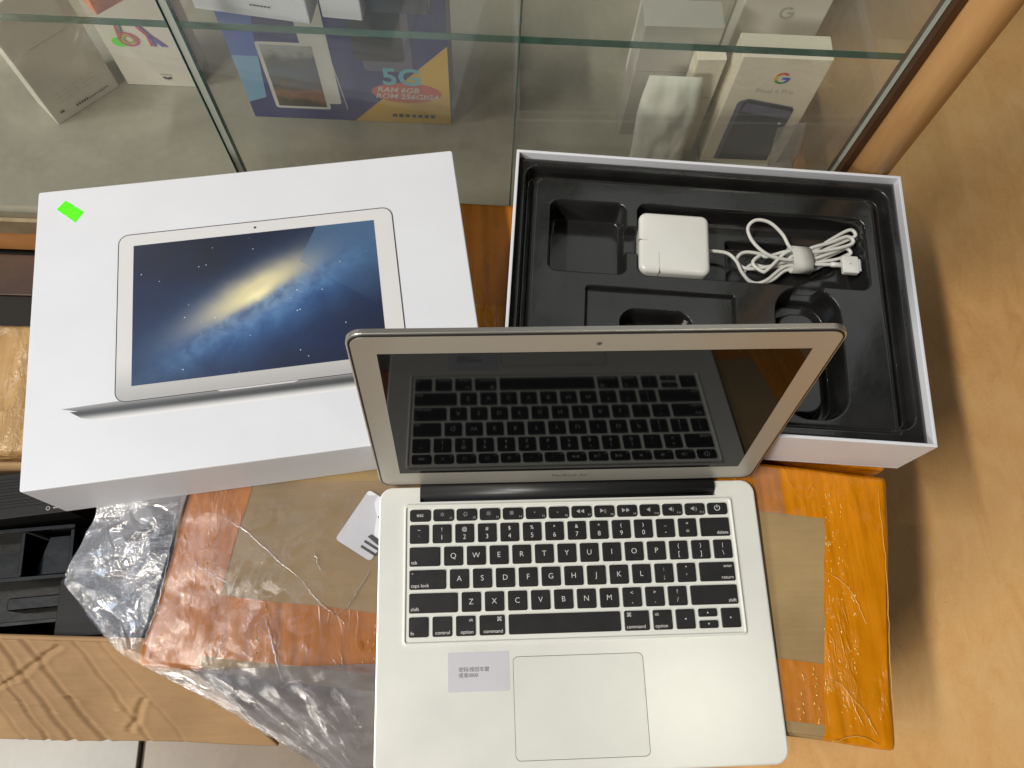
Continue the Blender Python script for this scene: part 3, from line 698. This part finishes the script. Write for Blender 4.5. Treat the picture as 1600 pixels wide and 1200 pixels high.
# ================================================================== PLASTIC SHEET
A = [(-.040, -.150), (.010, -.204), (.057, -.284), (.099, -.366), (.128, -.397), (.158, -.425), (.190, -.4145), (.222, -.404), (.236, -.399)]
def ax(y):
    for (y0, x0), (y1, x1) in zip(A, A[1:]):
        if y <= y1: t = (y-y0)/(y1-y0); return x0+(x1-x0)*t
    return A[-1][1]
def oncart(x, y):
    yl = .090+(x+.355)*(-.0835/.6055); xl = -.355+(y-.09)*(.045/.228); return min(y-yl, x-xl)
def sheet(name, y0, y1, xr, nx, ny, seed, dz, mat, parent, shift=0., big=1.0, smooth=False):
    """film as a crumple of small flat facets: a jittered grid, each point lifted by chance"""
    rg = random.Random(seed); V = []; F = []
    for j in range(ny+1):
        for i in range(nx+1):
            jj = j+(rg.uniform(-.38, .38) if 0 < j < ny else 0); ii = i+(rg.uniform(-.38, .38) if 0 < i < nx else 0)
            y = y0+(y1-y0)*jj/ny; xa = ax(y)+shift; xb = xr(y); x = xa+(xb-xa)*ii/nx
            d = oncart(x, y); lap = sstep(-.166, -.180, x); bx = sstep(.226, .214, y); free = sstep(.004, -.02, d)
            w = rg.random(); lo = noise.noise(Vector((x*22+seed, y*22, 2)))
            z = .0010+lap*bx*((.0006+.0022*free*big)*w+free*big*.0035*(lo+.4)+(1-free)*.0006*abs(lo))
            z += min(0, d)*.16*bx+dz*min(1, i/3+.2)
            V.append((x, y, z))
    for j in range(ny):
        for i in range(nx):
            a_, b_, c_, d_ = j*(nx+1)+i, j*(nx+1)+i+1, (j+1)*(nx+1)+i+1, (j+1)*(nx+1)+i
            F += [(a_, b_, c_), (a_, c_, d_)] if rg.random() < .5 else [(a_, b_, d_), (b_, c_, d_)]
    return new(name, V, F, mat, parent, smooth)
ps = thing('plastic_sheet', 'crinkled clear plastic sheet hanging over the left of the taped carton', 'plastic sheet')
sheet('film', -.040, .236, lambda y: -.138, 30, 28, 3, .0, 'film', ps, 0., 1.6, True)
sheet('folded_layer', .102, .228, lambda y: -.354+(y-.09)*.2, 7, 13, 9, .0030, 'film_fold', ps, .0012, 2.2)
sheet('grey_layer', -.039, .085, lambda y: -.140, 22, 12, 21, .0016, 'film_grey', ps, .0012, 1.2, True)
FCR = [[(-.2538, .1236), (-.2474, .1059), (-.2396, .0821), (-.2364, .0735)], [(-.2271, .1536), (-.2103, .1339), (-.1951, .1223), (-.1886, .1165)], [(-.1700, .160), (-.1816, .1393), (-.1951, .1223)],
       [(-.2777, .1613), (-.2815, .1499), (-.2863, .1347)], [(-.3354, .2128), (-.3366, .1857), (-.3385, .1568), (-.342, .1338), (-.3481, .109)], [(-.2985, .2100), (-.2723, .192), (-.2495, .1716), (-.2271, .1536)],
       [(-.3179, .1692), (-.2929, .1555), (-.2779, .1447)], [(-.1978, .0895), (-.1898, .082), (-.1926, .0992)], [(-.2178, .1771), (-.2135, .1663), (-.21, .1594)], [(-.2944, .0902), (-.288, .1022), (-.2863, .112)]]
MAT['film_line'] = film('film_line', .45, .30, .1)
for k, c_ in enumerate(FCR):
    q = MB(); v_, f_ = crease(c_, .0021, .00055 if k in (0, 4) else .00026, k*2.3+50, .0018); q.add(v_, f_); q.build('film_crease', 'film_line', ps, True)
# shipping label on the sheet, tucked under the laptop
lb = thing('paper_label', 'white paper label with black print peeking out left of the laptop', 'label', (-.200, .186, .0009), (0, 0, R(-33)))
q = MB(); q.prism(rr(0, .036, 0, .050, .003, 4), 0, .00015); q.build('paper', 'card_white', lb)
q = MB()
q.poly([(.022, .016), (.036, .014), (.036, .019), (.024, .0195)], .0003, 0); q.poly(rr(.022, .037, .0105, .0128, .0003, 1), .0003, 0); q.poly(rr(.022, .037, .0055, .0078, .0003, 1), .0003, 0)
for k in range(3): q.poly(rr(.020, .035, .034+.003*k, .0355+.003*k, .0002, 1), .0003, 0)
q.build('printed_text', 'box_print_dark', lb)

# ================================================================== PRODUCT BOX (closed, left)
PB = (.366, .2712, .0712)
pb = thing('laptop_box', 'closed white laptop box with an open laptop pictured on its lid', 'box', (-.46, .4847, .0016), (0, 0, .1162))
# local: x right from back-left, y = -b
q = MB(); q.prism(rr(0, PB[0], -PB[1], 0, .0022, 4), .0, PB[2], .0008); q.build('lid', 'card_white', pb, False)
ZT = PB[2]
def mmp(pts): return [(a/1000, -b/1000) for a, b in pts]
def rmm(a0, a1, b0, b1, r, seg=5): return rr(a0/1000, a1/1000, -b1/1000, -b0/1000, r/1000, seg)
MAT['print_shade'] = printed_fade('print_shade', (.78, .78, .79, 1), (.06, .065, .07, 1), 1, -.2215, -.2135)
MAT['print_base'] = printed_fade('print_base', (.07, .073, .078, 1), (.30, .30, .31, 1), 1, -.2125, -.2070)
MAT['print_bezel'] = printed_fade('print_bezel', (.40, .40, .405, 1), (.66, .66, .67, 1), 1, -.212, -.17)
q = MB(); q.poly(mmp([(35, 210.8), (44, 211.2), (60, 213), (330, 213.2), (338, 216), (330, 221.5), (58, 221.2), (44, 217)][::-1]), ZT+.00012); q.build('printed_shadow', 'print_shade', pb)
q = MB(); q.poly(mmp([(28.3, 207.6), (72, 206.6), (342, 207.4), (342, 210), (335, 214.2), (60, 214.6), (44, 211.8)][::-1]), ZT+.00024); q.build('printed_laptop_base', 'print_base', pb)
q = MB(); q.poly(rmm(69.4, 305.4, 53.2, 208.2, 9), ZT+.00036); q.build('printed_outline', 'box_print_dark', pb)
q = MB(); q.poly(rmm(70.3, 304.5, 54.1, 207.6, 8.2), ZT+.00048); q.build('printed_bezel', 'print_bezel', pb)
gs = MB(); cx, cy = .186, -.126
gs.poly([(x-cx, y-cy) for x, y in mmp([(82.5, 65.2), (82.5, 195.2), (288.5, 195.2), (288.5, 65.2)])], 0); g = gs.build('printed_screen', 'galaxy', pb); g.location = (cx, cy, ZT+.0006)
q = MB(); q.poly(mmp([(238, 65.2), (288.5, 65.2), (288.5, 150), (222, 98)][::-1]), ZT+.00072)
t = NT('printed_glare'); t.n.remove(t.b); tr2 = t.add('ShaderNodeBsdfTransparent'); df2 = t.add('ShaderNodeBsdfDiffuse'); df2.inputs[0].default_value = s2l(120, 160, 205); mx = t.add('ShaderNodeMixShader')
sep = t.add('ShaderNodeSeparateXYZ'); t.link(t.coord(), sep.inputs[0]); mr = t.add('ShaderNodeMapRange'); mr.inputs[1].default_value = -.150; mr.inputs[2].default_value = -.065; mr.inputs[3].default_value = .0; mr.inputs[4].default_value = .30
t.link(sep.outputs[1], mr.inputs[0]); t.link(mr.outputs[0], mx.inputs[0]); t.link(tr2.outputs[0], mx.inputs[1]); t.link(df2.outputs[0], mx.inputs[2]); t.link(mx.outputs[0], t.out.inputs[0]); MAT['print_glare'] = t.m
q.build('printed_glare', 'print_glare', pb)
q = MB(); q.poly(circ(.1855, -.0598, .0012, 14), ZT+.0006); q.build('printed_camera', 'box_print_dark', pb)
q = MB(); q.poly(mmp([(150, 207.9), (215, 207.9), (212, 209.2), (153, 209.2)][::-1]), ZT+.0005); q.build('printed_notch', 'box_print_silver', pb)
q = MB(); q.prism(mmp([(16.3, 19.7), (23.6, 26.6), (24.6, 26.2), (24.9, 27.8), (32.5, 34.9), (39.7, 25.3), (32.6, 19.1), (31.4, 19.6), (31.0, 17.6), (23.5, 11.4)]), ZT, ZT+.00025); q.build('green_sticker', 'sticker_green', pb)

# ================================================================== TRAY BOX (open, right)
TW, TD, TH = .3597, .2637, .0685
tx = thing('laptop_box', 'open white box base with a black moulded tray inside', 'box', (-.0364, .5307, .0010), (0, 0, -.0903))
w = .0028
q = MB(); q.box(0, TW, -TD, 0, 0, w)
q.box(0, TW, -w, 0, w, TH); q.box(0, TW, -TD, -TD+w, w, TH); q.box(0, w, -TD+w, -w, w, TH); q.box(TW-w, TW, -TD+w, -w, w, TH)
bx = q.build('shell', 'card_white', tx)
md = bx.modifiers.new('b', 'BEVEL'); md.width = .0005; md.segments = 2; md.limit_method = 'ANGLE'
def sd(a, b, a0, a1, b0, b1, r):
    cx, cy = (a0+a1)/2, (b0+b1)/2; dx = abs(a-cx)-(a1-a0)/2+r; dy = abs(b-cy)-(b1-b0)/2+r
    return math.hypot(max(dx, 0), max(dy, 0))+min(max(dx, dy), 0)-r
def smin(a, b, k):
    h = max(k-abs(a-b), 0)/k; return min(a, b)-h*h*k*.25
def st(d, wd=3.0, dr=1.0):   # 0 outside .. 1 inside
    return sstep(dr*.7, -wd*.7, d)
def lin(a, b):
    z = -7.0
    go = sd(a, b, 10.0, 347.5, 12.0, 247, 12); gi = sd(a, b, 18.5, 334, 22.5, 330, 9)
    z -= 15*min(st(go), 1-st(gi, 1.0, 3.0))
    z -= 2.0*st(gi)*st(b-251.5, 2, 1)
    z -= 1.2*st(abs(b-249.5)-1.0, 1.0, .8)*sstep(20, 26, a)*sstep(333, 327, a)
    dep = 0.
    dA = sd(a, b, 34.5, 103.5, 46, 118.5, 8); dep = max(dep, 30*st(dA, 3.5))
    dN = sd(a, b, 96, 122, 70, 95.5, 4); dep = max(dep, 13*st(dN, 2.5))
    dB = sd(a, b, 114.5, 324, 44.5, 117.5, 9); dep = max(dep, 21*st(dB, 3.5))
    dB2 = sd(a, b, 199, 322.5, 63, 116, 6); dep = max(dep, 34*st(dB2, 3.5))
    dC = sd(a, b, 69, 200.5, 132.5, 232, 2.5); dep = max(dep, 5.5*st(dC, 2.2))
    dD = sd(a, b, 99.5, 164, 149, 215, 15); dep = max(dep, 32*st(dD, 3.5))
    dE = sd(a, b, 236.5, 294, 120, 243, 25); dI = sd(a, b, 236, 281, 136, 240, 19)
    e_ = 30*st(dE, 5.0); e_ = min(e_, 30-20*st(dI, 9.0, .5)); dep = max(dep, e_, 22*st(sd(a, b, 255, 280, 108, 132, 5), 3.5))
    return z-dep
g = .75; na = int((TW*1000-2*2.85)/g); nb = int((TD*1000-2*2.85)/g); V = []; F = []
for j in range(nb+1):
    for i in range(na+1):
        a = 2.85+(TW*1000-5.7)*i/na; b_ = 2.85+(TD*1000-5.7)*j/nb; z = lin(a, b_)
        dd = min(a-2.85, TW*1000-2.85-a, b_-2.85, TD*1000-2.85-b_); z -= 2.5*(1-sstep(0, 3.0, dd))
        V.append((a/1000, -b_/1000, TH+z/1000+.00025*noise.noise(Vector((a*.03, b_*.03, 0)))))
for j in range(nb):
    for i in range(na): k = j*(na+1)+i; F.append((k, k+na+1, k+na+2, k+1))
new('black_liner', V, F, 'liner', tx, True)

# power adapter with coiled cable
TO = Vector((-.0364, .5307, .0010+TH)); cyw, syw = math.cos(-.0903), math.sin(-.0903)
ad = thing('power_adapter', 'white square power adapter with coiled cable in the black tray', 'power adapter', (TO.x, TO.y, TO.z-.003), (0, 0, -.0903))
def A3(a, b, z): return (a/1000, -b/1000, z/1000)
def rbox(x0, x1, y0, y1, z0, z1, r, seg=5):
    """box with rounded vertical and horizontal edges"""
    lay = []; 
    for i in range(seg+1):
        t = R(90*i/seg); lay.append((r*.6*(1-math.sin(t)), z0+r*.6*(1-math.cos(t))))
    lay2 = [(o_, z0+z1-z) for o_, z in lay[::-1]]; V = []; F = []
    for o_, z in lay+lay2:
        V += [(x, y, z) for x, y in rr(x0+o_, x1-o_, y0+o_, y1-o_, max(r-o_, .0005), 6)]
    n = len(V)//(2*(seg+1)); L = 2*(seg+1)
    for k in range(L-1):
        for i in range(n): j = (i+1) % n; F.append((k*n+i, k*n+j, (k+1)*n+j, (k+1)*n+i))
    F.append(tuple(reversed(range(n)))); F.append(tuple(range((L-1)*n, L*n))); return V, F
V, F = rbox(.1155, .1795, -.1150, -.0535, -.0247, -.0030, .0075)
q = MB(); q.add(V, F); bd = q.build('body', 'adapter', ad, True)
q = MB(); q.box(.1152, .1225, -.0834, -.0831, -.018, -.0029); q.box(.1330, .1333, -.1152, -.0955, -.018, -.0029); q.build('seam', 'seam', bd)
P = [A3(178, 84, -15), A3(188, 83.5, -15), A3(199, 85, -15), A3(207, 92, -16), A3(213, 101, -20), A3(224, 108, -25), A3(242, 103, -27), A3(257, 91, -27)]
right = [(318, 68, 91), (320, 60, 88), (316, 72, 85), (321, 54, 80), (317, 63, 77)]
left = [(216, 99, 10), (209, 87, 9), None, (222, 92, 9)]
for k, (ex, ey, by) in enumerate(right):
    zl = -27+2.7*k
    P += [A3(276, by, zl), A3(295, by+(ey-by)*.55+3.5, zl), A3(ex-6, ey+4.6, zl+.5), A3(ex, ey, zl+1.2), A3(ex-6, ey-4.2, zl+2), A3(295, by+(ey-by)*.55-3, zl+2), A3(276, by-3.4, zl+1.5)]
    if k == 4: break
    if left[k] is None: P += [A3(257, 76, -13), A3(249, 64, -10), A3(237, 53.5, -8), A3(224, 52, -8), A3(217, 60, -10), A3(222, 73, -12), A3(236, 84, -14), A3(257, 86, -17)]
    else:
        lx, ly, rr_ = left[k]; P += [A3(256, by-3.6, zl+1), A3(236, ly-rr_+1, zl+1.5), A3(lx+8, ly-rr_, zl+2), A3(lx, ly, zl+2.2), A3(lx+8, ly+rr_*.9, zl+2.4), A3(236, ly+rr_*.6, zl+2.4), A3(256, right[k+1][2], zl+2.4)]
P += [A3(257, 84, -19), A3(276, 88, -18), A3(286, 88.5, -17), A3(296, 88.3, -16)]
q = MB(); v_, f_ = tube(catmull(P, 7), .00168, 8); q.add(v_, f_); q.build('cable', 'cable', ad, True)
q = MB(); V = []; F = []; nS = 36
def sup(t_, e_): return math.copysign(abs(t_)**e_, t_)
for a_ in (258, 276):
    for s2 in (1.0, .93):
        for i in range(nS):
            t_ = 2*math.pi*i/nS; V.append(A3(a_+.14*10*math.cos(t_), 83.5+12.8*s2*sup(math.cos(t_), .8), -20+8.6*s2*sup(math.sin(t_), .7)))
for i in range(nS):
    j = (i+1) % nS
    F += [(i, j, 2*nS+j, 2*nS+i), (nS+j, nS+i, 3*nS+i, 3*nS+j), (j, i, nS+i, nS+j), (2*nS+i, 2*nS+j, 3*nS+j, 3*nS+i)]
q.add(V, F); q.build('strap', 'strap', ad, True)
V, F = rbox(.3040, .3190, -.0970, -.0795, -.0185, -.0130, .0018); q = MB(); q.add(V, F); cn = q.build('connector', 'adapter', ad, True)
q = MB(); q.box(.3191, .3212, -.0945, -.0820, -.0175, -.0140); q.build('contact_plate', 'chrome', cn)
q = MB(); q.poly(circ(.3110, -.0880, .0006, 8), -.01285); q.build('indicator', 'grey_ink', cn)
v_, f_ = tube([A3(294, 88.3, -16), A3(298, 88.3, -16), A3(306, 88.3, -15.8)], .0024, 10); q = MB(); q.add(v_, f_); q.build('plug_neck', 'adapter', cn, True)

# ================================================================== LAPTOP
Lm = Matrix(((0.99997801, 0.00014122, 0.00663073), (0, 0.99977328, -0.02129291), (-0.00663223, 0.02129244, 0.99975129))).to_4x4()
Lm.translation = Vector((0, 0, .0055))
lp = bpy.data.objects.new('laptop', None); COL.objects.link(lp); lp.empty_display_size = .02; lp.matrix_world = Lm
tag(lp, 'open silver laptop with black keys standing on the taped carton', 'laptop')
lp.location.z = .0042
# base with a hinge notch
out = []
o_ = rr(-.1625, .1625, 0, .227, .0115, 8)
nc = [(.128, .227), (.128, .2140), (-.128, .2140), (-.128, .227)]
pts = o_[:9]+nc+o_[9:]      # after the back-right corner
def bot(y): return -.0022-.0213*y+.0
V = []; F = []; n = len(pts)
def inset(d):
    r_ = rr(-.1625+d, .1625-d, d, .227-d, .0115-d, 8); return r_[:9]+[(x, min(y, .227-d)) for x, y in nc]+r_[9:]
ringz = [(inset(.0012), lambda y: 0.0), (inset(.0003), lambda y: -.0003), (inset(0), lambda y: -.0011), (inset(.003), lambda y: bot(y))]
for r_, fz in ringz: V += [(x, y, fz(y)) for x, y in r_]
F.append(tuple(range(n)))
for k in range(3):
    for i in range(n): j = (i+1) % n; F.append(((k+1)*n+i, (k+1)*n+j, k*n+j, k*n+i))
F.append(tuple(reversed(range(3*n, 4*n))))
new('base', V, F, 'alu', lp, False)
v_, f_ = tube([(-.1275, .2233, -.0042), (.1275, .2233, -.0042)], .0068, 24); q = MB(); q.add(v_, f_); q.box(-.1278, .1278, .2146, .2268, -.0062, -.0052); q.build('hinge', 'hinge', lp, True)
# trackpad
q = MB(); q.ring(rr(-.0529, .0529, .0097, .0867, .0042), rr(-.0525, .0525, .0101, .0863, .0039), .00006); q.build('trackpad_groove', 'grey_ink', lp)
q = MB(); q.prism(rr(-.0525, .0525, .0101, .0863, .0039), .00002, .00012, .00004); q.build('trackpad', 'pad', lp)
# sticker
st_ = MB(); st_.prism(rr(-.1050, -.0558, .0612, .0912, .0014, 3), .00002, .00016); sk = st_.build('paper_sticker', 'sticker_grey', lp)
q = MB(); put_text(q, '密码/按回车键', .0039, -.0965, .0778, .00024, 0, 'LEFT'); put_text(q, '或者0000', .0039, -.0965, .0735, .00024, 0, 'LEFT'); q.build('printed_text', 'grey_ink', sk)
# keyboard cover
q = MB(); q.prism(rr(-.1415, .1415, .0972, .2120, .0030), .00003, .0006, .0003)
kb = q.build('keyboard_cover', 'skin', lp)
def bead(pts, rad):
    P_ = [Vector((x, y, .0006)) for x, y in pts]; P_ += [P_[0], P_[1]]; return tube(P_, rad, 8, False)
q = MB(); v_, f_ = bead(rr(-.1400, .1400, .0988, .2106, .0025), .0012); q.add(v_, f_); q.build('raised_border', 'skin', kb, True)
pk, g_ = .019037, .0033; KW = 14.5*pk-g_; pv = .018745; ykt = .1944; kh = pv-g_+.0003
SYM = {}
def key(x0, x1, y0, y1, leg, r=.0014):
    q = MB(); z0, z1 = .0006, .00175; q.prism(rr(x0, x1, y0, y1, r, 4), z0, z1, .00035, 0)
    cx, cy = (x0+x1)/2, (y0+y1)/2; zt = z1+.00006
    for it in leg:
        k = it[0]
        if k == 'c': put_text(q, it[1], .0063, cx, cy, zt, 1, bold=-.00006)
        elif k == '2': put_text(q, it[1], .0044, cx, cy+.0034, zt, 1); put_text(q, it[2], .0056, cx, cy-.0032, zt, 1, bold=-.00004)
        elif k == 'bl': put_text(q, it[1], .0040, x0+.0014, y0+.0030, zt, 1, 'LEFT')
        elif k == 'br': put_text(q, it[1], .0040, x1-.0014, y0+.0030, zt, 1, 'RIGHT')
        elif k == 'tr': put_text(q, it[1], it[2], x1-.0018, y1-.0034, zt, 1, 'RIGHT')
        elif k == 'tl': put_text(q, it[1], it[2], x0+.0018, y1-.0034, zt, 1, 'LEFT')
        elif k == 'fn': put_text(q, it[1], it[3] if len(it) > 3 else .0046, cx-(.001 if it[2] else 0), cy+.0003, zt, 2 if it[2] else 1); it[2] and put_text(q, it[2], .0026, x1-.0009, y0+.0023, zt, 2, 'RIGHT')
        elif k == 's': put_text(q, it[1], .0052, cx, cy, zt, 1)
        elif k == 'led': q.poly(circ(x0+.0026, y1-.0030, .0006, 8), zt, 2)
    q.build('key', ['key', 'legend', 'legend_dim'], kb)
def row(y1, keys, h=None):
    x = -KW/2
    for wd, leg in keys:
        key(x, x+wd*pk-g_, y1-(h or kh), y1, leg); x += wd*pk
fk = ['esc', '☼', '☀', '▤', '▦', '▾', '▴', '◀◀', '▶||', '▶▶', '◀', '◀)', '◀))', '⏻']
fp = (KW+.0022)/14
for i, s_ in enumerate(fk):
    x = -KW/2+i*fp
    key(x, x+fp-.0022, .1970, .2073, [('fn', s_, '' if i in (0, 13) else 'F%d' % i, .0046 if i == 0 else (.0062 if i == 13 else .0040))], .0022)
row(ykt, [(1, [('2', a, b_)]) for a, b_ in zip('~!@#$%^&*()_+', '`1234567890-=')]+[(1.5, [('br', 'delete')])])
row(ykt-pv, [(1.5, [('bl', 'tab')])]+[(1, [('c', c_)]) for c_ in 'QWERTYUIOP']+[(1, [('2', '{', '[')]), (1, [('2', '}', ']')]), (1, [('2', '|', '\\')])])
row(ykt-2*pv, [(1.75, [('bl', 'caps lock'), ('led',)])]+[(1, [('c', c_)]) for c_ in 'ASDFGHJKL']+[(1, [('2', ':', ';')]), (1, [('2', '"', "'")]), (1.75, [('br', 'return'), ('tr', 'enter', .0034)])])
row(ykt-3*pv, [(2.25, [('bl', 'shift')])]+[(1, [('c', c_)]) for c_ in 'ZXCVBNM']+[(1, [('2', '<', ',')]), (1, [('2', '>', '.')]), (1, [('2', '?', '/')]), (2.25, [('br', 'shift')])])
yb = ykt-4*pv; x = -KW/2
for wd, leg in [(1, [('bl', 'fn')]), (1, [('br', 'control')]), (1, [('br', 'option'), ('tr', 'alt', .0034)]), (1.25, [('br', 'command'), ('tr', '⌘', .0046)]), (5, []),
                (1.25, [('bl', 'command'), ('tl', '⌘', .0046)]), (1, [('bl', 'option'), ('tl', 'alt', .0034)]), (1, [('s', '◂')]), (1, 'ud'), (1, [('s', '▸')])]:
    x1 = x+wd*pk-g_
    if leg == 'ud':
        key(x, x1, yb-.0066, yb, [('s', '▴')]); key(x, x1, yb-kh, yb-.0094, [('s', '▾')])
    else: key(x, x1, yb-kh, yb, leg)
    x += wd*pk
# lid
th = R(77.892); ld = bpy.data.objects.new('lid', None)
def lid_obj(name, mb, mats, parent=None, smooth=False): return mb.build(name, mats, parent, smooth)
q = MB(); q.prism(rr(-.1620, .1620, -.0018, .2246, .0115, 8), -.0042, -.0002, .0007)
lid = q.build('lid', 'lid_alu', lp)
lid.matrix_basis = Matrix.Translation((0, .2296, -.0005)) @ Matrix.Rotation(th, 4, 'X')
q = MB(); q.prism(rr(-.1607, .1607, -.0003, .2233, .0102, 8), -.0002, .0004, .0002); q.build('rubber_seal', 'rubber', lid)
q = MB(); q.prism(rr(-.1592, .1592, .0014, .2218, .0088, 8), .0004, .00062, .0001); q.build('bezel', 'bezel', lid)
q = MB(); q.prism(rr(-.1433, .1433, .0240, .2031, .0003, 1), .0005, .00072); q.build('screen', 'glass_screen', lid)
q = MB(); q.poly(circ(0, .2118, .0020, 18), .00066, 0); q.poly(circ(0, .2118, .0011, 14), .00072, 1); q.build('camera_dot', ['dot', 'grey_ink'], lid)
q = MB(); put_text(q, 'MacBook Air', .0058, 0, .0135, .00068, 0); q.build('printed_text', 'grey_ink', lid)
